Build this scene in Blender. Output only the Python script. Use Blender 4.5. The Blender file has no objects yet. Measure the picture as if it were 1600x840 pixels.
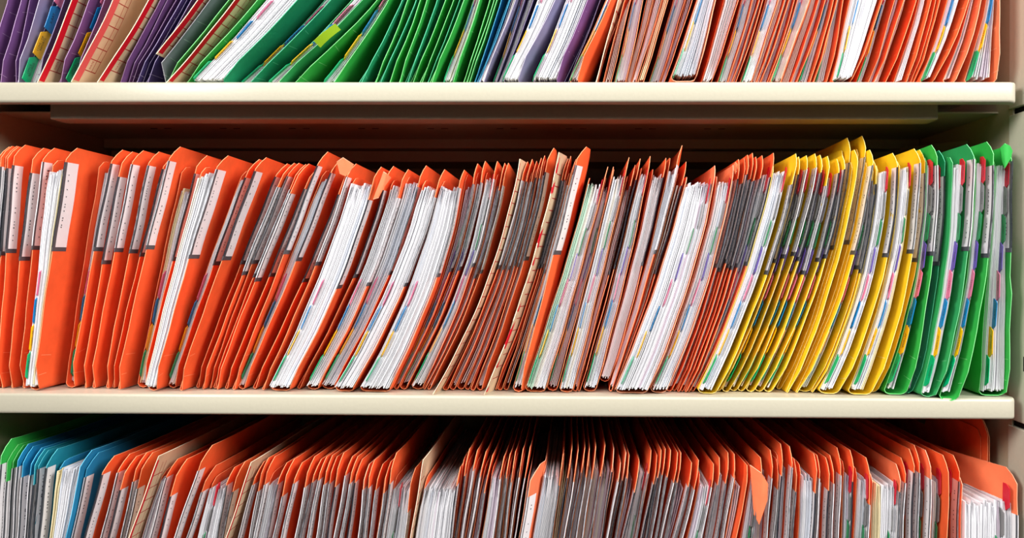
import bpy, math, random
from mathutils import Vector, Matrix
rnd = random.Random(11)
S = bpy.context.scene; COL = S.collection

# ------------------------------------------------------------------ camera, world, lights, exposure
FPX, CX, CY, DIST = 1246.0, 880.0, 400.0, 0.785
MAT = Matrix.Rotation(math.radians(0.9), 3, 'Z') @ Matrix.Rotation(math.radians(90), 3, 'X') @ Matrix.Rotation(math.radians(0.18), 3, 'Z')
cd = bpy.data.cameras.new('camera'); cam = bpy.data.objects.new('camera', cd); COL.objects.link(cam)
cam.matrix_world = Matrix.Translation((0, -DIST, 0)) @ MAT.to_4x4()
cd.sensor_width = 36; cd.lens = FPX / 1600 * 36; cd.shift_x = -80 / 1600; cd.shift_y = -20 / 1600; cd.clip_start = 0.01
S.camera = cam
w = bpy.data.worlds.new('world'); S.world = w; w.use_nodes = True
w.node_tree.nodes['Background'].inputs[0].default_value = (1.0, 0.97, 0.93, 1)
w.node_tree.nodes['Background'].inputs[1].default_value = 0.06
def area(name, loc, tgt, sx, sy, e, colr):
    d = bpy.data.lights.new(name, 'AREA'); d.shape = 'RECTANGLE'; d.size = sx; d.size_y = sy; d.energy = e; d.color = colr
    o = bpy.data.objects.new(name, d); COL.objects.link(o); o.location = loc
    o.rotation_euler = (Vector(tgt) - Vector(loc)).to_track_quat('-Z', 'Y').to_euler()
area('ceiling_panel_light', (0.0, -1.35, 1.25), (0, 0, -0.1), 1.6, 0.6, 40, (1, 0.975, 0.95))
area('side_fill_left', (-1.75, -1.20, 1.05), (0.1, 0, -0.1), 0.9, 0.9, 66, (1, 0.975, 0.95))  # added fill that brightens the folders' left-facing sides
area('side_fill_right', (1.80, -1.20, 1.05), (-0.1, 0, -0.1), 0.9, 0.9, 82, (1, 0.975, 0.95))  # matching added fill for the right-facing sides of the folders
S.view_settings.view_transform = 'Standard'; S.view_settings.look = 'None'; S.view_settings.gamma = 1
S.view_settings.use_curve_mapping = False; S.view_settings.exposure = -0.28

def at(px, py, y):                      # a point of the photograph on the plane at depth y
    d = MAT @ Vector(((px - CX) / FPX, (CY - py) / FPX, -1))
    k = (y + DIST) / d.y
    return Vector((d.x * k, y, d.z * k))

# ------------------------------------------------------------------ materials
def mat(name, rgb, rough=0.6, bump=0.0, bscale=60, var=0.0, spec=0.3, metal=0.0, transl=0.0):
    m = bpy.data.materials.new(name); m.use_nodes = True; nt = m.node_tree; b = nt.nodes['Principled BSDF']
    b.inputs['Base Color'].default_value = (*rgb, 1); b.inputs['Roughness'].default_value = rough
    b.inputs['Specular IOR Level'].default_value = spec; b.inputs['Metallic'].default_value = metal
    if bump or var:
        tc = nt.nodes.new('ShaderNodeTexCoord'); n = nt.nodes.new('ShaderNodeTexNoise')
        n.inputs['Scale'].default_value = bscale; n.inputs['Detail'].default_value = 4
        nt.links.new(tc.outputs['Object'], n.inputs['Vector'])
        if bump:
            bp = nt.nodes.new('ShaderNodeBump'); bp.inputs['Strength'].default_value = bump; bp.inputs['Distance'].default_value = 0.002
            nt.links.new(n.outputs['Fac'], bp.inputs['Height']); nt.links.new(bp.outputs['Normal'], b.inputs['Normal'])
        if var:
            r = nt.nodes.new('ShaderNodeValToRGB'); r.color_ramp.elements[0].position = 0.3; r.color_ramp.elements[1].position = 0.7
            r.color_ramp.elements[0].color = (*[c * (1 - var) for c in rgb], 1)
            r.color_ramp.elements[1].color = (*[min(1, c * (1 + var)) for c in rgb], 1)
            nt.links.new(n.outputs['Fac'], r.inputs['Fac']); nt.links.new(r.outputs['Color'], b.inputs['Base Color'])
    return m
def card(name, rgb, edge):              # folder card: two-tone mottling, fine tooth, scuffed edge; an embossed score line every 13 mm near the fold
    return (mat(name, rgb, 0.62, 0.25, 45, 0.10, 0.28), mat(name + '_edge', edge, 0.75, spec=0.15))
CARDS = {
 'o': card('orange_card', (0.88, 0.125, 0.032), (0.97, 0.36, 0.17)),
 'f': card('faded_orange_card', (0.93, 0.22, 0.09), (0.97, 0.48, 0.30)),
 'y': card('yellow_card', (0.96, 0.60, 0.014), (0.97, 0.80, 0.28)),
 'g': card('green_card', (0.03, 0.42, 0.06), (0.25, 0.75, 0.28)),
 'G': card('teal_green_card', (0.012, 0.28, 0.125), (0.12, 0.60, 0.35)),
 'h': card('mid_green_card', (0.03, 0.36, 0.10), (0.20, 0.62, 0.30)),
 'b': card('blue_card', (0.012, 0.21, 0.42), (0.10, 0.50, 0.75)),
 'c': card('turquoise_card', (0.012, 0.24, 0.32), (0.10, 0.50, 0.58)),
 'p': card('purple_card', (0.16, 0.065, 0.21), (0.45, 0.30, 0.50)),
 'n': card('dark_violet_card', (0.045, 0.03, 0.12), (0.32, 0.27, 0.45)),
 'v': card('lavender_card', (0.22, 0.20, 0.34), (0.55, 0.50, 0.62)),
 'k': card('slate_grey_card', (0.17, 0.17, 0.21), (0.45, 0.45, 0.50)),
 'd': card('beige_card', (0.66, 0.49, 0.31), (0.88, 0.78, 0.58)),
}
CNAME = {'o': 'orange', 'f': 'faded orange', 'y': 'yellow', 'g': 'green', 'G': 'teal green', 'h': 'mid green', 'b': 'blue', 'c': 'turquoise',
         'p': 'purple', 'n': 'dark violet', 'v': 'lavender', 'k': 'slate grey', 'd': 'beige'}
PAPER = [mat('white_paper', (0.75, 0.75, 0.78), 0.8, spec=0.1), mat('cool_paper', (0.70, 0.73, 0.80), 0.8, spec=0.1),
         mat('warm_paper', (0.78, 0.74, 0.68), 0.8, spec=0.1), mat('lilac_paper', (0.62, 0.54, 0.62), 0.8, spec=0.1),
         mat('cream_paper', (0.75, 0.66, 0.42), 0.8, spec=0.1), mat('pale_green_paper', (0.50, 0.68, 0.55), 0.8, spec=0.1)]
LABELF = [mat('label_front_black', (0.02, 0.022, 0.03), 0.25, 0.4, 120, 0.5, spec=0.7), mat('label_front_silver', (0.42, 0.43, 0.46), 0.25, 0.4, 120, 0.4, spec=0.7), mat('label_front_white', (0.70, 0.68, 0.70), 0.3, 0.3, 120, 0.2, spec=0.6)]
LABEL = [mat('label_white', (0.86, 0.82, 0.83), 0.35, spec=0.5), mat('label_border', (0.075, 0.08, 0.09), 0.3, spec=0.6),
         mat('label_front', (0.16, 0.165, 0.18), 0.22, 0.4, 120, 0.7, spec=0.7), mat('print_ink', (0.03, 0.03, 0.04), 0.6)]  # label_front: strong mottling paints glints into the dark front
TABC = [('green', (0.0, 0.42, 0.16)), ('yellow', (0.88, 0.48, 0.0)), ('blue', (0.0, 0.20, 0.50)), ('pink', (0.70, 0.16, 0.30)),
        ('purple', (0.12, 0.07, 0.38)), ('green', (0.01, 0.22, 0.07)), ('grey', (0.20, 0.20, 0.20)), ('red', (0.60, 0.01, 0.03))]
TABM = [mat('tab_' + n + str(i), c, 0.35, spec=0.5) for i, (n, c) in enumerate(TABC)]
INK = LABEL[3]
RED = mat('red_print', (0.62, 0.006, 0.018), 0.55); PINKRED = mat('faded_red_print', (0.72, 0.10, 0.10), 0.55)
RULE = mat('ruled_line_print', (0.38, 0.02, 0.02), 0.6)
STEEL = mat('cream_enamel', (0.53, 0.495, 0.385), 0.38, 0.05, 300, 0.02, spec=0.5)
STEEL2 = mat('shaded_beige_enamel', (0.42, 0.355, 0.24), 0.42, 0.05, 300, 0.03, spec=0.45)  # beige inner steel, base darkened to put the cabinet's shade into its colour
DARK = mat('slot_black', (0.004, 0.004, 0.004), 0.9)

# ------------------------------------------------------------------ mesh helpers
def link(name, verts, faces, mats, mi, parent=None, org=None, smooth=True, sm=None):
    if org is not None: verts = [(v[0] - org[0], v[1] - org[1], v[2] - org[2]) for v in verts]
    me = bpy.data.meshes.new(name); me.from_pydata([tuple(v) for v in verts], [], faces)
    for m in mats: me.materials.append(m)
    me.polygons.foreach_set('material_index', mi)
    if sm is None: sm = [smooth] * len(faces)
    me.polygons.foreach_set('use_smooth', sm); me.update()
    o = bpy.data.objects.new(name, me); COL.objects.link(o)
    if parent: o.parent = parent
    return o
def solid(P, t, V, F, MI, SMO, mf=0, me=1):
    """P[i][j]: a sheet's points; gives it thickness t (along the profile's normal in XZ) and a cut edge"""
    n, m = len(P), len(P[0]); base = len(V)
    for sgn in (-1, 1):
        for i in range(n):
            for j in range(m):
                a = P[max(i - 1, 0)][j]; b = P[min(i + 1, n - 1)][j]
                dx, dz = b[0] - a[0], b[2] - a[2]; l = math.hypot(dx, dz) or 1
                V.append((P[i][j][0] + sgn * dz / l * t / 2, P[i][j][1], P[i][j][2] - sgn * dx / l * t / 2))
    o = n * m
    for i in range(n - 1):
        for j in range(m - 1):
            a, b, c, d = (base + i * m + j, base + i * m + j + 1, base + (i + 1) * m + j + 1, base + (i + 1) * m + j)
            F.append((a, b, c, d)); F.append((a + o, d + o, c + o, b + o)); MI += [mf, mf]; SMO += [True, True]
    loop = [(i, 0) for i in range(n)] + [(n - 1, j) for j in range(1, m)] + [(i, m - 1) for i in range(n - 2, -1, -1)] + [(0, j) for j in range(m - 2, 0, -1)]
    rb = len(V)
    for (i, j) in loop: V.append(V[base + i * m + j])
    for (i, j) in loop: V.append(V[base + o + i * m + j])
    L = len(loop)
    for k in range(L):
        k2 = (k + 1) % L
        F.append((rb + k, rb + L + k, rb + L + k2, rb + k2)); MI.append(me); SMO.append(False)
def boxes(name, bl, m, kind=None, bevel=0.0, parent=None, org=(0, 0, 0)):
    V, F = [], []
    for (x0, x1, y0, y1, z0, z1) in bl:
        b = len(V)
        V += [(x, y, z) for x in (x0, x1) for y in (y0, y1) for z in (z0, z1)]
        F += [tuple(b + q for q in f) for f in ((0, 1, 3, 2), (4, 6, 7, 5), (0, 4, 5, 1), (2, 3, 7, 6), (0, 2, 6, 4), (1, 5, 7, 3))]
    o = link(name, V, F, [m], [0] * len(F), parent, org, smooth=False)
    o.location = org if parent is None else (0, 0, 0)
    if bevel:
        md = o.modifiers.new('bevel', 'BEVEL'); md.width = bevel; md.segments = 3
    if kind: o['kind'] = kind
    return o

# ------------------------------------------------------------------ the cabinet
Z1, Z2, Z3, TH = 0.1717, -0.1380, -0.4477, 0.0202     # tops of the three shelves, board thickness
XL, XR, YB = -0.618, 0.4425, 0.345
XE = 0.4325
def shelf_board(name, z):
    # a folded steel shelf with a rounded front edge and rounded outer corner
    V, F, sm = [], [], []
    r = 0.0028; rc = 0.010
    prof = [(0.0, z - TH + r)] + []
    sec = [(0.012, z - TH), (r, z - TH)] + [(r - r * math.sin(a), z - TH + r - r * math.cos(a)) for a in (math.radians(k) for k in (30, 60, 90))] \
        + [(r - r * math.cos(a), z - r + r * math.sin(a)) for a in (math.radians(k) for k in (0, 30, 60, 90))] + [(YB, z), (YB, z - 0.0015), (0.012, z - 0.0015)]
    xs = [(XL - 0.01, 0.0), (-0.3, 0.0), (0.0, 0.0), (0.25, 0.0), (XE - rc, 0.0)] + [(XE - rc + rc * math.sin(a), rc * (1 - math.cos(a))) for a in (math.radians(k) for k in (20, 40, 60, 80, 90))]
    n = len(sec)
    for (x, dy) in xs:
        for (y, zz) in sec: V.append((x, y + (dy if y < 0.011 else min(dy, 0.003) if y < 0.02 else 0), zz))
    for i in range(len(xs) - 1):
        for j in range(n):
            j2 = (j + 1) % n
            F.append((i * n + j, i * n + j2, (i + 1) * n + j2, (i + 1) * n + j)); sm.append(1 <= j <= 7)
    F.append(tuple(range(n))[::-1]); F.append(tuple((len(xs) - 1) * n + k for k in range(n))); sm += [False, False]
    o = link(name, V, F, [STEEL], [0] * len(F), sm=sm)
    return o
root = bpy.data.objects.new('filing_cabinet', None); COL.objects.link(root)
root['label'] = 'cream enamelled steel open-shelf filing cabinet that holds all the folders'; root['category'] = 'cabinet'
for z in (Z1, Z2, Z3):
    b = shelf_board('shelf_board', z); b.parent = root
for z in (Z1,):
    a = at(78, 170, 0.03).x; c = at(1466, 170, 0.03).x
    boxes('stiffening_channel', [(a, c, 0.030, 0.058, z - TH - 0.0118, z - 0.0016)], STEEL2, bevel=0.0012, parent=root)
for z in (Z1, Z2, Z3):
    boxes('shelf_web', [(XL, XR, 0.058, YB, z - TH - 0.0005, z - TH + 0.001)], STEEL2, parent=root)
    sl = []
    for k in range(9):
        x0 = at(236 + 108 * k, 202, 0.16).x
        for q in (0, 0.0165): sl.append((x0 + q, x0 + q + 0.008, 0.158, 0.1605, z - TH - 0.0008, z - TH - 0.0003))
    o = boxes('divider_slots', sl, DARK, parent=root); o['kind'] = 'stuff'
ZT, ZBOT = 0.60, -0.56
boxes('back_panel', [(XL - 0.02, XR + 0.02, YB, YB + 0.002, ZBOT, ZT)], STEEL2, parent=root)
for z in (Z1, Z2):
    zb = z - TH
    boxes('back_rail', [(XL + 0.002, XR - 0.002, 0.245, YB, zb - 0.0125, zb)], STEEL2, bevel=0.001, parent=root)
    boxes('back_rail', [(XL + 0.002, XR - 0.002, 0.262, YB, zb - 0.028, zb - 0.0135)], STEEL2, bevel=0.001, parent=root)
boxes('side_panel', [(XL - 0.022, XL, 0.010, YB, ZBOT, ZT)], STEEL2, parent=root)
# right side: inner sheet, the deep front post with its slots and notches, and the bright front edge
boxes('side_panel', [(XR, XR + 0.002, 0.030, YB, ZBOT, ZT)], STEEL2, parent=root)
XP = 0.4416; notch = [Z1 - TH - 0.0005, Z2 - TH - 0.0055]
lo = ZBOT
for (a, b) in ((ZBOT, notch[1] - 0.0065), (notch[1], notch[0] - 0.0065), (notch[0], ZT)):
    boxes('side_post', [(XP, XP + 0.02, 0.0015, 0.036, a, b)], STEEL, bevel=0.0008, parent=root)
boxes('notch_shade', [(XP + 0.004, XP + 0.02, 0.004, 0.034, ZBOT, ZT)], DARK, parent=root)  # black core standing in for the shade inside the post's notches
for z, up in ((Z1, 0.0355), (Z2, 0.026), (Z3, 0.030)):
    boxes('slot', [(XP - 0.0002, XP + 0.001, 0.0035, 0.0082, z + up, z + up + 0.0145)], DARK, parent=root)
    boxes('seam', [(XP - 0.0002, XP + 0.001, 0.0040, 0.0052, z + up - 0.040, z + up)], DARK, parent=root)
boxes('edge_strip', [(XP + 0.0005, XP + 0.04, -0.0015, 0.0012, ZBOT, ZT)], STEEL, bevel=0.0005, parent=root)
# slanting guide brackets on the right wall, below each board
for z in (Z1, Z2):
    V = []
    za = z - TH
    for (x, y, zt_, zb_) in ((XR - 0.001, 0.12, za - 0.020, za - 0.050), (XR - 0.001, YB, za - 0.004, za - 0.034), (XR - 0.045, YB, za - 0.004, za - 0.034), (XR - 0.004, 0.12, za - 0.020, za - 0.050)):
        V += [(x, y, zt_), (x, y, zb_)]
    F = [(0, 1, 3, 2), (2, 3, 5, 4), (4, 5, 7, 6), (6, 7, 1, 0), (0, 2, 4, 6), (1, 7, 5, 3)]
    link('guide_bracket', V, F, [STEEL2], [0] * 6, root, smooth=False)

# ------------------------------------------------------------------ folders
LO = 0.012                                           # how far the front cover and the fold sit behind the tab edge
HB = 0.241
def interp(tab, x):
    if x <= tab[0][0]: return tab[0][1]
    for (a, va), (b, vb) in zip(tab, tab[1:]):
        if x <= b: return va + (vb - va) * (x - a) / (b - a)
    return tab[-1][1]
C1 = [(0, 1), (100, .5), (230, .2), (330, .2), (449, .4), (510, 1), (560, .9), (700, .4), (800, .6), (900, .2), (1000, .2), (1350, .5), (1400, .7), (1500, 1.0)]
C2 = [(-20, -.1), (330, -.1), (400, .2), (430, .4), (560, .5), (640, .7), (700, .5), (760, .4), (800, .15), (900, .1), (960, .3), (1010, .5), (1100, .4), (1200, .6), (1270, .9), (1330, 1.1), (1500, 1.2), (1530, 0)]
C3 = [(0, 0), (1600, 0)]
ROWZ = {1: Z1, 2: Z2, 3: Z3}

def edge_curve(row, xb, xt, yt, y, zs, rowdata):
    """-> (Xbottom, D, height, c) of a card edge in the plane y"""
    if row == 2:
        c = interp(C2, xb); B = at(xb, 609, y).x; T = at(xt, yt, y); return (B, T.x - B, T.z - zs, c)
    if row == 1:
        c = interp(C1, xb) if rowdata is None else rowdata; B = at(xb, 127, y).x; T = at(xt, 0, y); d = T.x - B; dz = T.z - zs; h = 0.235
        for _ in range(8):
            f = dz / h; D = d / ((1 + c) * f - c * f * f); D = max(-0.19, min(0.19, D)); h = math.sqrt(HB * HB - D * D)
        return (B, D, h, c)
    T = at(xt, yt, y); M = at(xb, 840, y); h = T.z - zs; f = (M.z - zs) / h; D = (T.x - M.x) / (1 - f)
    return (T.x - D, D, h, 0.0)

TEXTS = {}
def text_mesh(s):
    if s not in TEXTS:
        cu = bpy.data.curves.new('t', 'FONT'); cu.body = s; cu.size = 1.0; cu.align_x = 'CENTER'; cu.space_line = 0.85; cu.resolution_u = 2
        o = bpy.data.objects.new('t', cu); COL.objects.link(o)
        me = bpy.data.meshes.new_from_object(o.evaluated_get(bpy.context.evaluated_depsgraph_get()))
        TEXTS[s] = ([v.co.copy() for v in me.vertices], [tuple(p.vertices) for p in me.polygons])
        bpy.data.objects.remove(o); bpy.data.meshes.remove(me); bpy.data.curves.remove(cu)
    return TEXTS[s]
TABTXT = ['OFFICE\nRECORDS', 'CONS / OP\nREPORTS', 'X-RAY', 'TESTS', 'MEDS', 'MISC', 'FORMS', 'NOTES']

class Folder: pass
prev_at = {}
ALL = []
def wob(seed, u, y):
    a, b, c = seed
    return 0.0003 * math.sin(9 * u + a) + 0.0003 * math.sin(23 * u + b) + 0.0007 * math.sin(30 * y) * u
def table(fn, zs0, zs, h, s):
    """samples an edge surface on a (height, depth) grid so that the next folder can keep clear of it"""
    G = [[fn(max(0, (zs0 + 0.01 * i - zs) / h), max(0, -0.01 + 0.006 * j - s)) for j in range(9)] for i in range(28)]
    def f(z, y):
        i = max(0, min(26.999, (z - zs0) / 0.01)); j = max(0, min(7.999, (y + 0.01) / 0.006)); a, b = int(i), int(j); u, v = i - a, j - b
        return (G[a][b] * (1 - u) + G[a + 1][b] * u) * (1 - v) + (G[a][b + 1] * (1 - u) + G[a + 1][b + 1] * u) * v
    return f
prev_fn = {}
def build(row, col, Rb, Rt, yt, o):
    zs0 = ROWZ[row]; s = o.get('s', 18 + rnd.uniform(-4, 4)) / 1000.0
    raise_ = o.get('r', 0) / 1000.0; zs = zs0 + 0.0006 + raise_
    f = Folder(); f.row, f.col, f.o, f.px = row, col, o, Rt
    f.s = s
    Xb, D, h, c = edge_curve(row, Rb, Rt, yt, s, zs0 + 0.0006, o.get('q'))
    h -= raise_
    if raise_: Xb += D * ((1 + c) * raise_ / (h + raise_)); D *= h / (h + raise_)
    k = o.get('k', 0)
    seed = (rnd.uniform(0, 6), rnd.uniform(0, 6), rnd.uniform(0, 6))
    fl = o.get('fl', 0) / 1000.0; tw = o.get('tw', 0) / 1000.0
    pf = prev_fn.get(row)
    def R(u, y):
        x = R0(u, y)
        if pf: x = max(x, pf(zs + h * u, s + y) + 0.0021)
        return x
    def R0(u, y):
        x = Xb + D * ((1 + c) * u - c * u * u) + wob(seed, u, y) + k * y
        if tw: x += tw * (1 - max(0, 1 - y / 0.04) ** 2)
        if fl and y < 0.04: x += fl * (1 - y / 0.04) ** 2 * max(0, math.sin(min(1, u * 1.2) * math.pi * 0.9)) if 'fb' not in o else fl * (1 - y / 0.04) ** 2 * max(0, (u - o['fb']) / (1 - o['fb'])) ** 2
        return x
    pb, pt = prev_at.get(row, (Xb - 0.02, Xb + D - 0.02))
    if 'L' in o:
        LB, LD, Lh, Lc = edge_curve(row, o['L'][1 if row == 3 else 0], o['L'][0 if row == 3 else 1], yt, s + LO, zs0 + 0.0006, o.get('q'))
    else:
        if 't' in o: t = o['t'] / 1000
        elif (row == 2 and Rt < 735) or (row == 3 and Rt < 640) or (row == 1 and Rt < 800): t = 0.0034
        else: t = 0.011
        gb, gt = Xb - pb - 0.0012, Xb + D - pt - 0.0012
        if t == 0.0034: t = min(t, 0.3 * max(gt, 0.004) + 0.0006)
        tb, tt = max(0.0016, min(t, gb)), max(0.0016, min(t, gt))
        LB, LD, Lc = Xb - tb, D + tb - tt, c
    LD0 = LD
    def L(u, y):
        x = LB + LD * ((1 + Lc) * u - Lc * u * u) + wob(seed, u + 0.3, y) + k * y
        if pf: x = max(x, pf(zs + h * u, s + y) + 0.0010)
        return min(x, R(u, y) - 0.0011)
    prev_fn[row] = table(R, zs0, zs, h, s)
    prev_at[row] = (Xb, Xb + D)
    org = Vector((Xb, s, zs))
    root = bpy.data.objects.new('divider_card' if col == 'd' else 'file_folder', None); COL.objects.link(root); root.location = org
    f.root = root; f.thick = max(R(.5, 0) - L(.5, 0), 0); ALL.append(f)
    T = 0.0006; sag = o.get('sag', 0) / 1000.0
    fm, em = CARDS[col]
    def zz(u, yl): return zs + h * u - (sag * (1 - u) ** 8 if yl + s < 0.002 else 0)
    depth = 0.285 - max(s, 0) * 0.6
    if col == 'd':                                   # ruled divider card: a single sheet
        torn = o.get('torn', 0)
        n = 26; us = [i / n for i in range(n + 1)]; V, F, MI, SM = [], [], [], []
        fr = [(rnd.uniform(-0.004, 0.0025) if torn else 0) for _ in us]
        P = [[Vector((R(u, y), s + (fr[i] if y == 0 else y), zz(u, y))) for y in (0, 0.006, 0.03, 0.08, 0.18, depth)] for i, u in enumerate(us)]
        solid(P, 0.0007, V, F, MI, SM); link('card_sheet', V, F, [fm, em], MI, root, org, sm=SM)
        V, F, MI, SM = [], [], [], []
        y0 = 0.0005; sw = o.get('w', 5) / 1000
        P = [[Vector((R(u, y), s + y, zz(u, y))) for y in (y0, y0 + sw)] for u in [0.012 + 0.97 * i / 20 for i in range(21)]]
        red = PINKRED if o.get('pale') else RED
        solid(P, 0.0009, V, F, MI, SM, 0, 0); link('red_stripe', V, F, [red], MI, root, org, sm=SM)
        V, F = [], []
        ys = y0 + sw; ye = ys + 0.0165
        for i in range(1, 19):
            u = 0.012 + i * 0.050
            for sg in (-1, 1):
                b = len(V)
                for (uu, yy) in ((u, ys), (u + 0.0035, ys), (u + 0.0035, ye), (u, ye)):
                    V.append((R(uu, yy) + sg * 0.00048, s + yy, zz(uu, 1)))
                F.append((b, b + 1, b + 2, b + 3))
        for yy in (ys + 0.010, ye):
            for i in range(18):
                for sg in (-1, 1):
                    b = len(V)
                    for (uu, y_) in ((0.062 + i * .05, yy), (0.112 + i * .05, yy), (0.112 + i * .05, yy + .0006), (0.062 + i * .05, yy + .0006)):
                        V.append((R(uu, y_) + sg * 0.00048, s + y_, zz(uu, 1)))
                    F.append((b, b + 1, b + 2, b + 3))
        ro = link('ruled_lines', V, F, [RULE], [0] * len(F), root, org, smooth=False); ro['kind'] = 'stuff'
        if row == 1:
            tv, tf = text_mesh('DATE'); V = []; F = []
            for sg in (-1, 1):
                b = len(V)
                for v in tv:
                    uu = 0.090 + (v.x * 0.0032) / h; yy = ys + 0.0065 - sg * v.y * 0.0032
                    V.append((R(uu, yy) + sg * 0.0006, s + yy, zz(uu, 1)))
                F += [tuple(b + q for q in t) for t in tf]
            link('printed_word', V, F, [RULE], [0] * len(F), root, org, smooth=False)
        return f
    # ---- cover: front cover, fold and tabbed back cover in one sheet of card
    NU = 13; ucol = [0, .006, .014, .03, .08, .18]
    topR = [.945, .975, 1.0, .998, .995, .995, .995]; topL = [.925, .95, .955, .955, .955, .955, .955]
    if row == 1: topR = topL = [1] * 7
    if 'sq' in o: topR = [.985, .998, 1, 1, 1, 1, 1]
    rows = []
    thB = R(0.02, 0.02) - L(0.02, 0.02); r = min(thB / 2, 0.005); u0 = max(r / h, 0.006)
    tks = [u0 + (1 - u0) * (i / NU) ** 0.9 for i in range(NU + 1)]
    cyl = lambda j, off: (ucol + [depth])[j] * 1.0 + off * (1 if j < 3 else .7 if j == 3 else .3 if j == 4 else 0)
    P = []
    jag = o.get('j', 0.4) / 1000
    for u in reversed(tks):
        ex = rnd.uniform(-jag, jag)
        P.append([Vector((L(u * topL[j], cyl(j, LO)), s + cyl(j, LO) + (ex if j == 0 else 0), zz(u * topL[j], cyl(j, LO)))) for j in range(7)])
    for (fx, fz) in ((.30, .30), (1, .06)):
        P.append([Vector((L(u0, cyl(j, LO)) + r * fx, s + cyl(j, LO), zz(0, 1) + r * fz + 0.0004 - (sag if s + cyl(j, LO) < 0.002 else 0))) for j in range(7)])
    for (fx, fz) in ((1, .06), (.30, .30)):
        P.append([Vector((R(u0, cyl(j, LO)) - r * fx, s + cyl(j, LO * .9), zz(0, 1) + r * fz + 0.0004 - (sag if s + cyl(j, LO) < 0.002 else 0))) for j in range(7)])
    for u in tks:
        off = LO * max(0, 1 - u / 0.065) * 0.9; ex = rnd.uniform(-jag, jag)
        P.append([Vector((R(u * topR[j], cyl(j, off)), s + cyl(j, off) + (ex if j == 0 else 0), zz(u * topR[j], cyl(j, off)))) for j in range(7)])
    V, F, MI, SM = [], [], [], []
    solid(P, T, V, F, MI, SM)
    if row < 3 and rnd.random() < .75:
        for uu in ([.065, .15] if row == 2 else [.05, .14, .23, .32]):
            uu += rnd.uniform(-.004, .004); y1 = rnd.uniform(.012, .03); du = rnd.uniform(-.008, .012); y_0 = rnd.uniform(.002, .006)
            for sg in (-1, 1):
                b_ = len(V)
                for (dq, yy) in ((0, y_0), (.0018, y_0), (.0018 + du, y1), (du, y1)):
                    V.append((R(uu + dq, yy) + sg * (T / 2 + .0002), s + yy, zs + h * (uu + dq)))
                F.append((b_, b_ + 1, b_ + 2, b_ + 3)); MI.append(1); SM.append(False)
    link('cover', V, F, [fm, em], MI, root, org, sm=SM)
    # ---- papers
    thick = R(.25 if row == 1 else .5, .02) - L(.25 if row == 1 else .5, .02); pset = o.get('p', interp([(0, 22), (700, 20), (800, 12), (1180, 12), (1300, 15), (1600, 14)], Rt) + (6 if row == 3 else 0)) / 1000.0
    a, b = (0.0008 / thick, 1 - 0.0008 / thick)
    if 'w' in o: b = o['w'] / 100
    if thick > 0.0026:
        pt = o.get('pp', 0.00085 if thick > 0.008 else 0.0011)
        n = max(1, min(36, int((b - a) * thick / pt)))
        V, F, MI, SM = [], [], [], []
        utop = o.get('u', 0.915 if 'p' in o else 0.90)
        NP = 11; tint = o.get('c', 0 if o.get('p', 99) <= 5 and row != 3 else None)
        run = 0; cm = 0
        for q in range(n):
            fr = a + (b - a) * (q + 0.5) / n; hw = (b - a) * thick / n * 0.40
            if run <= 0:
                run = rnd.randint(1, 5); cm = tint if tint is not None and rnd.random() < .8 else rnd.choice([0, 0, 0, 0, 1, 1, 2, 3, 3] if row != 2 or Rt > 700 else [0, 0, 0, 1, 1, 2])
                if rnd.random() < 0.03: cm = 4
            run -= 1
            if o.get('gs') and q < o['gs']: cm = 5
            yj = pset + rnd.uniform(-0.0012, 0.0012) + (0.002 if rnd.random() < .1 else 0); uj = utop + rnd.uniform(-0.02, 0.01); ub = 0.022 + rnd.uniform(-.004, .012)
            base = len(V)
            for i in range(NP + 1):
                u = ub + (uj - ub) * i / NP
                for (yy, sg) in ((yj, -1), (yj, 1), (depth - 0.01, 1), (depth - 0.01, -1)):
                    l_, r_ = L(u, yy), R(u, yy)
                    x = l_ + (r_ - l_) * fr + sg * hw * (0.7 if i == NP else 1) + (rnd.uniform(-.0007, .0007) if i == NP and yy == yj else 0)
                    V.append((x, s + yy + (rnd.uniform(0, .0025) if i == NP and yy == yj else 0), zs + h * u))
            for i in range(NP):
                for e in range(4):
                    e2 = (e + 1) % 4
                    F.append((base + i * 4 + e, base + i * 4 + e2, base + (i + 1) * 4 + e2, base + (i + 1) * 4 + e)); MI.append(cm)
            F.append((base + 3, base + 2, base + 1, base)); F.append(tuple(base + NP * 4 + e for e in range(4))); MI += [cm, cm]
        po = link('papers', V, F, PAPER, MI, root, org, smooth=False); po['kind'] = 'stuff'
    f.R, f.h, f.zs, f.org = R, h, zs, org
    # ---- coloured index tabs on the dividers between the papers
    if o.get('n', thick > 0.0065 and rnd.random() < (.6 if row != 3 else .4)):
        ks = {1: range(0, 4), 2: (range(0, 4) if Rt < 735 else range(0, 8)), 3: range(5, 8)}[row]
        prot = o.get('pr', (3.5 if 740 < Rt < 1170 else 6.5) if Rt > 735 or row != 2 else 5) / 1000
        for kk in ks:
            uu0 = (0.045 if row != 1 else 0.015) + kk * 0.112; uu1 = uu0 + 0.122
            if uu1 > 0.95: uu1 = 0.94
            fr = 0.10 + 0.11 * kk if Rt > 735 or row == 1 else 0.12 + 0.05 * kk
            if row == 1: fr = o.get('tf', 0.08) + 0.08 * kk
            if 'w' in o: fr *= o['w'] / 100
            yb, yf = pset + 0.004, max(pset - prot, 0.0015)
            def TP(u, y):
                l_, r_ = L(u, y), R(u, y); return Vector((l_ + (r_ - l_) * min(fr, .9), s + y, zs + h * u))
            P = [[TP(u, (yf if 0 < i < 6 else yf + prot * .75)), TP(u, yb)] for i, u in enumerate([uu0, uu0 + .016, uu0 + .04, (uu0 + uu1) / 2, uu1 - .04, uu1 - .016, uu1])]
            V, F, MI, SM = [], [], [], []
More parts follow.
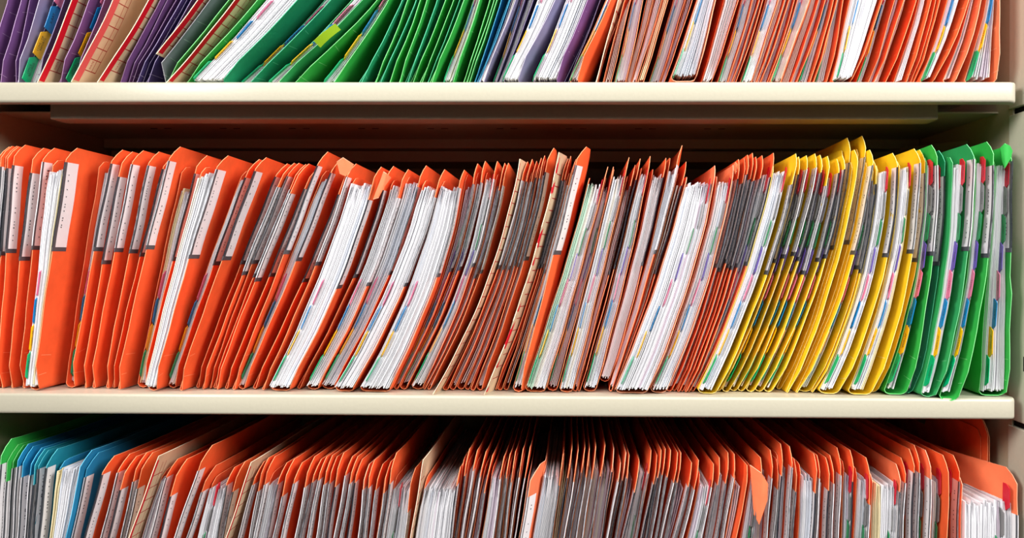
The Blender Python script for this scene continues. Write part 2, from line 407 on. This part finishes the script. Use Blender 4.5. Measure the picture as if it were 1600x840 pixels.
            solid(P, 0.0006, V, F, MI, SM, 0, 0); t = link('index_tab', V, F, [TABM[kk]], MI, root, org, sm=SM); t['label'] = TABC[kk][0] + ' index tab'
            if o.get('x') or (row == 2 and Rt > 1430) or (row == 2 and prot > .0065 and kk < 3 and Rt < 700 and 'p' in o):
                tv, tf = text_mesh(TABTXT[kk]); V = []; F = []
                sz = 0.0034 if '\n' in TABTXT[kk] else 0.0042; yc = yf + (prot) * 0.42
                for sg in (-1, 1):
                    b0 = len(V)
                    for v in tv:
                        u = (uu0 + uu1) / 2 + v.x * sz * 0.9 / h; y = yc - sg * (v.y + (0.1 if '\n' in TABTXT[kk] else -.3)) * sz * (prot / .012)
                        p = TP(u, y); V.append((p.x + sg * 0.0005, p.y, p.z))
                    F += [tuple(b0 + q for q in t_) for t_ in tf]
                link('printed_word', V, F, [INK], [0] * len(F), t, (0, 0, 0) if False else org, smooth=False)
    # ---- the clear-sleeved label folded round the tab edge
    ly = o.get('l', yt + 36 + rnd.uniform(-6, 10))
    if ly and row != 1:
        zt = at(Rt, ly, s).z; ut = min((zt - zs) / h, 0.935); ub = ut - 0.089 / h
        n = 9; us = [ub, ub + 0.017] + [ub + 0.017 + (ut - ub - 0.017) * i / n for i in range(1, n + 1)]
        lw = o.get('lw', 14) / 1000; bw = 0.0028 if o.get('lw') else 0.0016; e = T / 2 + 0.0002
        V, F, MI = [], [], []
        cols = [(lw, 1), (0.006, 1), (bw, 1), (-0.0005, 1), (-0.0005, -1), (bw, -1), (0.006, -1), (lw, -1)]
        for i, u in enumerate(us):
            for (y, sg) in cols: V.append((R(u, max(y, 0)) + sg * e, s + y - (0.0004 if y < 0 else 0) - jag * 0.5 * (y < 0), zs + h * u))
        for i in range(len(us) - 1):
            for j in range(7):
                F.append((i * 8 + j, i * 8 + j + 1, (i + 1) * 8 + j + 1, (i + 1) * 8 + j))
                MI.append(1 if i == 0 else (0, 0, 1, 2, 1, 0, 0)[j])
        for sg in (-1, 1):
            uu = ub + 0.05; yy = 0.0065 if sg < 0 else 0.0062
            while uu < ut - 0.03:
                if rnd.random() < .6:
                    b0 = len(V); du = rnd.uniform(.003, .006); dy = 0.0013
                    V += [(R(q[0], q[1]) + sg * (e + .0003), s + q[1], zs + h * q[0]) for q in ((uu, yy), (uu + du, yy), (uu + du, yy + dy), (uu, yy + dy))]
                    F.append((b0, b0 + 1, b0 + 2, b0 + 3)); MI.append(3)
                uu += rnd.uniform(.008, .02)
        link('label_strip', V, F, [LABEL[0], LABEL[1], rnd.choice([LABEL[2], LABELF[0], LABELF[1], LABELF[2], LABELF[2] if row == 3 else LABELF[0]]), LABEL[3]], MI, root, org, smooth=False)
    return f

ROW1 = """p -30 12|p -10 33|p 14 47|v 18 61 t=4|n 49 101 L=32,84 p=16 pr=15 x=1 n=1 tf=.2
d 58 112 s=8 w=8 m=first|p 83 140 s=12|p 108 163 L=93,150 p=13 pr=12 x=1 n=1 tf=.3|d 111 176 s=3 pale=1 w=9 m=widest|d 152 232 s=5 w=7 m=second
p 178 250 s=14|p 190 262|p 196 275|n 204 283|n 211 290|n 219 300|d 208 305 s=4 r=28 w=8 m=raised|k 225 328 s=10 t=6
g 250 358 s=8|d 260 367 s=6 w=7 m=green|g 283 405 s=8|G 337 478 L=300,418 p=5 s=8 n=1 x=1 pr=11 tf=.02
G 380 526 L=370,512 p=14 n=1 x=1 pr=6|h 424 573 L=412,548 p=13 n=1 x=1 pr=6|g 449 593|g 513 607 L=500,596 n=1 p=12|G 557 629|g 580 638|G 588 650
g 603 657|g 619 667|G 631 683|g 639 697|g 654 709|G 664 718|g 671 725 s=8|g 703 750 L=690,740 n=1 p=10 x=1|g 721 765|g 725 772|g 729 777|b 738 783|b 745 797|v 752 805 s=8
n 772 820 L=768,812 n=1|n 780 833|v 797 868 L=784,839 p=5 s=8 tw=12 n=1 x=1 pr=10 tf=.0|p 861 918 L=830,885 p=5 s=8 tw=11 n=1 x=1 pr=9 tf=.0|n 885 938
o 891 955 s=4 tw=13|d 930 966 s=10 w=3 m=thin|o 940 976|o 953 985|o 977 1005|o 984 1021|o 993 1034|o 1006 1043 s=8|o 1030 1070|o 1036 1082
f 1088 1119 L=1047,1090 s=-7 p=9 n=1 x=1|o 1112 1153 L=1093,1131 p=7|o 1137 1176 L=1118,1160 p=12|o 1144 1186|o 1150 1192|o 1173 1216 L=1153,1196 p=5|o 1181 1227|o 1189 1233|o 1199 1242
f 1217 1264 s=8 tw=6|o 1236 1279|o 1245 1290|o 1266 1303|o 1273 1308|o 1294 1318|o 1333 1378 L=1298,1327 p=4 n=1 s=6 x=1 w=86|o 1359 1398 w=55|o 1368 1412|o 1385 1431 w=45|o 1418 1455 p=8 w=50|o 1425 1462|o 1431 1468
o 1462 1514 L=1434,1481 p=6 n=1 s=8 x=1 q=1.1 w=55|f 1497 1533 L=1470,1517 s=8 q=1.6 w=60|f 1563 1562 L=1504,1541 p=8 s=6 n=1 x=1 q=2.2 w=78"""
ROW2 = """o -30 -2 226|o -25 3 225|o -20 8 225|o -14 14 226|o -6 24 223 l=258 s=16|o 10 53 228 l=270|o 28 70 228 l=241|o 51 107 228 L=47,86 l=250 s=3 p=4 u=.9 lw=20 n=1 pr=7
o 108 179 231 L=102,160 p=20 l=249 n=1|o 126 194 234 l=276|o 139 212 232 l=247|o 161 237 234 l=249|o 170 261 240 l=257|o 179 270 226 l=243 s=10|o 220 314 240 L=214,290 p=15 n=1 u=.85|o 237 346 240 L=230,322 l=257 s=3 p=4 lw=20
o 267 396 246 L=262,387 p=10 n=1|o 276 408 243 l=261 s=5 lw=18|o 303 441 253 l=257|o 311 451 252 l=292|o 322 459 252 l=272|o 329 471 254 l=296|o 333 475 253 l=302 s=14|o 348 492 258 l=295|o 360 505 234 l=250 s=12
o 375 526 246 L=370,512 l=270 p=12 n=1|o 392 546 258|o 405 550 253 l=275 s=12|o 445 590 258 L=419,558 p=4 s=8 l=312 c=0 n=1 x=1|o 462 610 257 l=297|o 490 633 262 L=475,618 p=6 l=309 n=1 c=0|o 515 662 256 L=496,640 p=6 n=1|o 545 690 262 L=520,667 p=4 s=6 l=308 n=1 c=0
o 603 722 263 L=560,695 p=4 s=6 l=293 n=1 c=0|o 616 744 253|o 629 756 249 n=1|o 655 775 249 L=639,762 p=4 n=1|o 661 786 252|o 668 792 252|d 677 812 248 s=4 w=1.6 m=mid tw=4|o 695 821 250 t=6|o 707 830 246|o 721 837 249|o 731 844 244|o 738 850 240|o 746 860 228 tw=5
d 756 873 238 s=2 torn=1 w=4 tw=7 m=torn|o 770 885 245|o 782 891 241|o 792 897 250|o 806 906 226 t=5 s=8 tw=11|o 850 950 258 L=818,926 p=5 s=10 l=0 c=0 n=1 gs=5|o 868 960 258 l=0|o 893 984 243 L=873,962 p=4 s=8 l=0 n=1|o 900 994 255|o 906 1002 245|o 930 1018 241 L=910,1006 p=5 l=0
o 947 1041 244 L=935,1024 p=5 r=9|o 952 1064 224 L=949,1052 s=14 tw=5|o 956 1074 250|f 1010 1120 256 L=959,1078 p=4 s=5 l=0 c=0 n=1 j=.8|f 1041 1149 255 L=1013,1124 p=5 s=8 l=0 n=1 j=.8|o 1050 1158 246|o 1057 1167 244|o 1063 1172 239|o 1069 1180 236|o 1075 1185 242|o 1080 1195 240|o 1086 1213 236
y 1120 1249 237 L=1088,1213 p=5 s=5 l=288 n=1 w=66|y 1127 1254 242 w=50 n=1 p=11|y 1141 1265 240 l=262 w=50 n=1 p=11|y 1152 1280 237 l=256 w=50 n=1 p=11|y 1164 1288 239 w=50 n=1 p=11|y 1180 1299 241 l=290 w=50 n=1 p=11|y 1193 1315 246 l=270 w=50 n=1 p=11|y 1208 1323 240 l=255 w=50 n=1 p=11|y 1222 1331 212 s=34 t=3|y 1228 1332 231 l=0 s=14|y 1238 1354 209 s=34 t=3|y 1240 1352 231 l=258 s=14
y 1270 1365 248 L=1243,1355 p=10 l=282 n=1 w=70|y 1274 1370 245 w=50|y 1312 1403 236 L=1278,1372 p=5 s=8 l=255 n=1 c=0 w=52|y 1365 1437 229 L=1322,1405 p=5 s=4 l=250 n=1 c=0 w=52|y 1374 1446 231 w=50|g 1420 1465 223 L=1380,1448 p=12 s=6 l=258 n=1 pr=9 w=45|G 1430 1476 232 l=275 s=14
h 1465 1521 222 L=1434,1488 p=9 s=-7 l=240 n=1 c=0 sag=2 w=56|g 1502 1553 218 L=1467,1524 p=10 s=-11 l=258 n=1 sag=3 w=52 c=0|g 1578 1580 226 L=1530,1557 p=8 s=2 l=250 n=1 j=2 c=0"""
ROW3 = """g 2 690 -6 s=10|g 9 699 3 l=752|g 18 700 11 l=731|b 29 698 21|b 37 702 28 l=745|b 50 704 40|c 56 706 45 l=757|c 60 708 52 l=722|c 75 706 61 l=720 s=12|b 130 708 103 L=97,82 p=5 s=10 l=0 c=0 u=.93|b 141 712 112 l=745
o 166 717 133 l=736 s=12|o 191 714 158 l=735|o 200 718 170 l=765|o 217 712 190|o 226 712 198 l=763|d 248 712 202 s=4 w=3.5 m=left|o 266 722 235 L=256,222 l=740 p=10|o 281 722 250 l=775 s=12|o 322 700 273 l=735 s=12|o 328 732 292|o 357 735 340 L=338,312 p=5 l=755 c=0
o 373 726 348|d 392 722 353 s=5 w=3 m=centre|o 403 726 373 l=757|o 411 720 390 l=767|o 422 718 397|o 440 728 416 L=425,402 p=8 l=756 c=0|o 452 722 427 l=775|o 464 728 440 l=755 s=12|o 484 718 462|o 495 722 470|o 504 718 480 l=750|o 512 716 495|o 520 718 503 l=755|o 531 712 512 l=760|o 545 718 522 l=742
o 553 718 532 l=755|o 560 722 543|f 571 730 560|o 580 724 568 l=762|o 592 730 578 l=765|o 606 726 590|o 615 712 597|o 645 736 632 L=619,602 p=5 l=800 c=0|d 662 718 641 s=4 w=2 m=right|o 716 735 703 L=668,650 p=4 s=10 l=752 c=0|o 731 706 711 l=743|o 743 708 722 l=735|o 756 710 734 l=745
o 767 716 745 l=770|o 786 718 770 L=772,754 p=8 l=748|o 795 714 780|o 803 710 789|o 816 706 797 l=745|o 827 703 804|f 832 730 815 l=776 s=6 t=4 tw=12 m=broad|o 880 714 862 L=852,832 p=5 l=758|o 893 706 872|o 903 708 882|o 914 704 890|o 922 706 900|o 931 702 910|o 945 700 922|f 960 706 940 j=1.5|f 970 728 948 l=752 j=1.5
f 979 712 955 j=1.5|o 985 716 962|o 1000 726 975|o 1019 708 994|o 1029 716 1003|o 1035 708 1010|o 1041 706 1018|o 1050 708 1025|o 1062 712 1032|o 1066 712 1041|o 1083 728 1055|o 1095 724 1066|o 1118 730 1096 L=1098,1074 p=6 c=0|o 1128 720 1105|o 1141 712 1120|o 1151 714 1130|o 1172 732 1150 s=8 l=0 m=blank|o 1192 720 1176 L=1178,1156 p=8 s=10
o 1208 708 1198|o 1218 722 1208|o 1224 698 1214|o 1239 702 1230 l=730|o 1247 722 1238|o 1277 714 1270 L=1252,1246 p=6 l=770|o 1282 716 1276|o 1297 720 1290 l=766|o 1304 716 1299|o 1315 704 1309 l=742|o 1335 708 1328 L=1319,1314 l=752 p=8 n=1|o 1361 720 1356 L=1340,1334 p=7 l=788 n=1|f 1408 730 1402 L=1364,1360 p=5 l=768 c=0 n=1
o 1416 720 1410|o 1429 706 1424 l=738|o 1438 700 1433|f 1455 708 1452 l=748|o 1483 716 1480 s=5 l=0 m=plain|o 1499 716 1496 l=752|f 1590 735 1590 L=1502,1500 p=6 s=4 l=804 c=0 n=1 k=-.3 u=.86|o 1529 655 1530 s=47 t=1.4 l=0|o 1546 660 1547 s=49 t=1.4 l=0"""
def parse(row, txt):
    for it in txt.replace('\n', '|').split('|'):
        tk = it.split(); o = {}
        nn = 3 if row == 1 else 4
        for q in tk[nn:]:
            kx, v = q.split('=')
            if kx == 'L': o['L'] = tuple(float(z) for z in v.split(','))
            elif kx == 'm': o['m'] = v
            elif kx in 'cn x': o[kx] = int(v)
            else: o[kx] = float(v)
        if row == 1: build(1, tk[0], float(tk[1]), float(tk[2]), 0, o)
        elif row == 2: build(2, tk[0], float(tk[1]), float(tk[2]), float(tk[3]), o)
        else: build(3, tk[0], float(tk[3]), float(tk[1]), float(tk[2]), o)
parse(1, ROW1); parse(2, ROW2); parse(3, ROW3)
# ------------------------------------------------------------------ bent corners and handwriting
def find(row, px): return [f for f in ALL if f.row == row and f.px == px][0]
def flap(f, dy, P):
    Q = [[at(a[0], a[1], f.s + dy[i] / 1000) for a in r_] for i, r_ in enumerate(P)]
    V, F, MI, SM = [], [], [], []; solid(Q, 0.0006, V, F, MI, SM)
    o = link('bent_corner', V, F, CARDS['f' if f.col in 'of' else f.col], MI, f.root, f.org, sm=SM); return o
flap(find(2, 526), (-1, -3, 0), [[(526, 253), (531, 271)], [(536, 246), (540, 275)], [(553, 257), (545, 270)]])
flap(find(2, 590), (-1, -4, -1), [[(599, 268), (583, 311)], [(604, 271), (591, 309)], [(611, 278), (600, 292)]])
flap(find(3, 1192), (2, -4, 1), [[(1172, 726), (1178, 803)], [(1189, 738), (1186, 819)], [(1200, 756), (1199, 780)]])
flap(find(2, 1580), (0, -5, -2, 2), [[(1563, 231), (1565, 248)], [(1570, 224), (1570, 263)], [(1578, 228), (1576, 252)], [(1582, 236), (1580, 246)]])
flap(find(2, 1149), (0, -4, 0), [[(1146, 258), (1149, 272)], [(1149, 253), (1151, 268)], [(1153, 257), (1152, 262)]])
def writing(f, txt, px, py, size, side, yl):
    tv, tf = text_mesh(txt); u0 = (at(px, py, f.s).z - f.zs) / f.h; V = []
    for v in tv:
        u = u0 + v.x * size / f.h; y = yl - side * v.y * size
        V.append((f.R(u, y) + side * 0.0009, f.s + y, f.zs + f.h * u))
    link('written_mark', V, tf, [INK], [0] * len(tf), f.root, f.org, smooth=False)
writing(find(2, 70), '2014', 75, 272, 0.0055, 1, 0.0105)
writing(find(1, 1378), 'II  O', 1373, 50, 0.008, -1, 0.008)
# ------------------------------------------------------------------ lime sticky note on the top shelf
cs = [at(490, 64, 0.002), at(499, 73, 0.002), at(531, 45, 0.002), at(524, 37, 0.002)]
P = [[cs[0].lerp(cs[3], k / 4) + Vector((0, -0.002 * math.sin(k / 4 * math.pi), 0)), cs[1].lerp(cs[2], k / 4) + Vector((0, 0.003 - 0.002 * math.sin(k / 4 * math.pi), 0))] for k in range(5)]
V, F, MI, SM = [], [], [], []; solid(P, 0.0004, V, F, MI, SM, 0, 0)
sn = link('sticky_note', V, F, [mat('lime_paper', (0.24, 0.40, 0.004), 0.7)], MI, None, cs[0], sm=SM); sn.location = cs[0]
sn['label'] = 'lime green sticky note stuck to a green folder tab on the top shelf'; sn['category'] = 'sticky note'
# ------------------------------------------------------------------ labels: every thing told apart by colour, stuffing and its count from a landmark
SH = {1: 'top shelf', 2: 'middle shelf', 3: 'bottom shelf'}
ORD = ['first', 'second', 'third', 'fourth', 'fifth', 'sixth', 'seventh', 'eighth', 'ninth', 'tenth', 'eleventh', 'twelfth', 'thirteenth', 'fourteenth', 'fifteenth', 'sixteenth', 'seventeenth', 'eighteenth', 'nineteenth', 'twentieth']
LMD = {(1, 'first'): 'leftmost beige ruled card with bright red stripe, top shelf', (1, 'widest'): 'widest showing beige ruled card, faded pink stripe, top shelf',
       (1, 'second'): 'beige ruled card with red stripe right of the pink-striped one, top shelf', (1, 'raised'): 'beige ruled card sitting raised above the top shelf, beside slate grey folder',
       (1, 'green'): 'beige ruled red-striped card between two green folders, top shelf', (1, 'thin'): 'narrow beige card edge among orange folders, top shelf',
       (2, 'mid'): 'narrow beige ruled card edge with thin red line, middle shelf', (2, 'torn'): 'torn beige ruled card with ragged red stripe, middle shelf',
       (3, 'left'): 'leftmost beige ruled card with red stripe, bottom shelf', (3, 'centre'): 'middle one of the three beige ruled cards, bottom shelf',
       (3, 'right'): 'rightmost beige ruled card, beside the thick white stack, bottom shelf'}
for row in (1, 2, 3):
    fs = [f for f in ALL if f.row == row]
    runs = []
    for f in fs:
        if f.col == 'd':
            f.root['label'] = LMD[(row, f.o['m'])]; f.root['category'] = 'divider card'; f.root['group'] = 'ruled divider cards'; continue
        f.root['category'] = 'folder'; f.root['group'] = CNAME[f.col] + ' folders on the ' + SH[row]
    # landmarks: divider cards, the fattest folders and a few odd ones
    DN = {'first': 'first beige card', 'widest': 'pink-striped card', 'second': 'second red-striped card', 'raised': 'raised beige card', 'green': 'card among greens', 'thin': 'thin beige card',
          'mid': 'thin beige card', 'torn': 'torn beige card', 'left': 'leftmost beige card', 'centre': 'middle beige card', 'right': 'rightmost beige card',
          'broad': 'broad bent tab', 'blank': 'broad unlabelled folder', 'plain': 'widest plain orange folder'}
    SPEC = {'broad': 'faded orange folder whose broad tab bends toward the left, bottom shelf', 'blank': 'orange folder with a broad unlabelled tab, right half of the bottom shelf',
            'plain': 'wide plain orange folder without label, just left of the white stack, bottom shelf'}
    lms = [(i, DN[f.o['m']]) for i, f in enumerate(fs) if 'm' in f.o]
    for f in fs:
        if f.o.get('m') in SPEC: f.root['label'] = SPEC[f.o['m']]
    fat = sorted([i for i, f in enumerate(fs) if f.col != 'd' and 'm' not in f.o], key=lambda i: -fs[i].thick)[:12]
    for n_, i in enumerate(sorted(fat)):
        f = fs[i]
        f.root['label'] = 'thick %s folder full of papers, %s fat one from the left, %s' % (CNAME[f.col], ORD[n_], SH[row])
        lms.append((i, '%s fat folder' % ORD[n_]))
    lms = sorted(lms + [(-1, 'left frame edge'), (len(fs), 'right cabinet post')])
    for i, f in enumerate(fs):
        if 'label' in f.root: continue
        lo = [l for l in lms if l[0] < i][-1]; hi = [l for l in lms if l[0] > i][0]
        nl = sum(1 for q in fs[lo[0] + 1:i + 1] if q.col == f.col); nh = sum(1 for q in fs[i:hi[0]] if q.col == f.col)
        st = 'thin' if f.thick < 0.006 else 'filled'
        n_, side, base = (nl, 'right', lo[1]) if nl <= nh else (nh, 'left', hi[1])
        f.root['label'] = '%s %s folder, %s %s %s of the %s, %s' % (st, CNAME[f.col], ORD[n_ - 1], CNAME[f.col].split()[-1], side, base, SH[row])
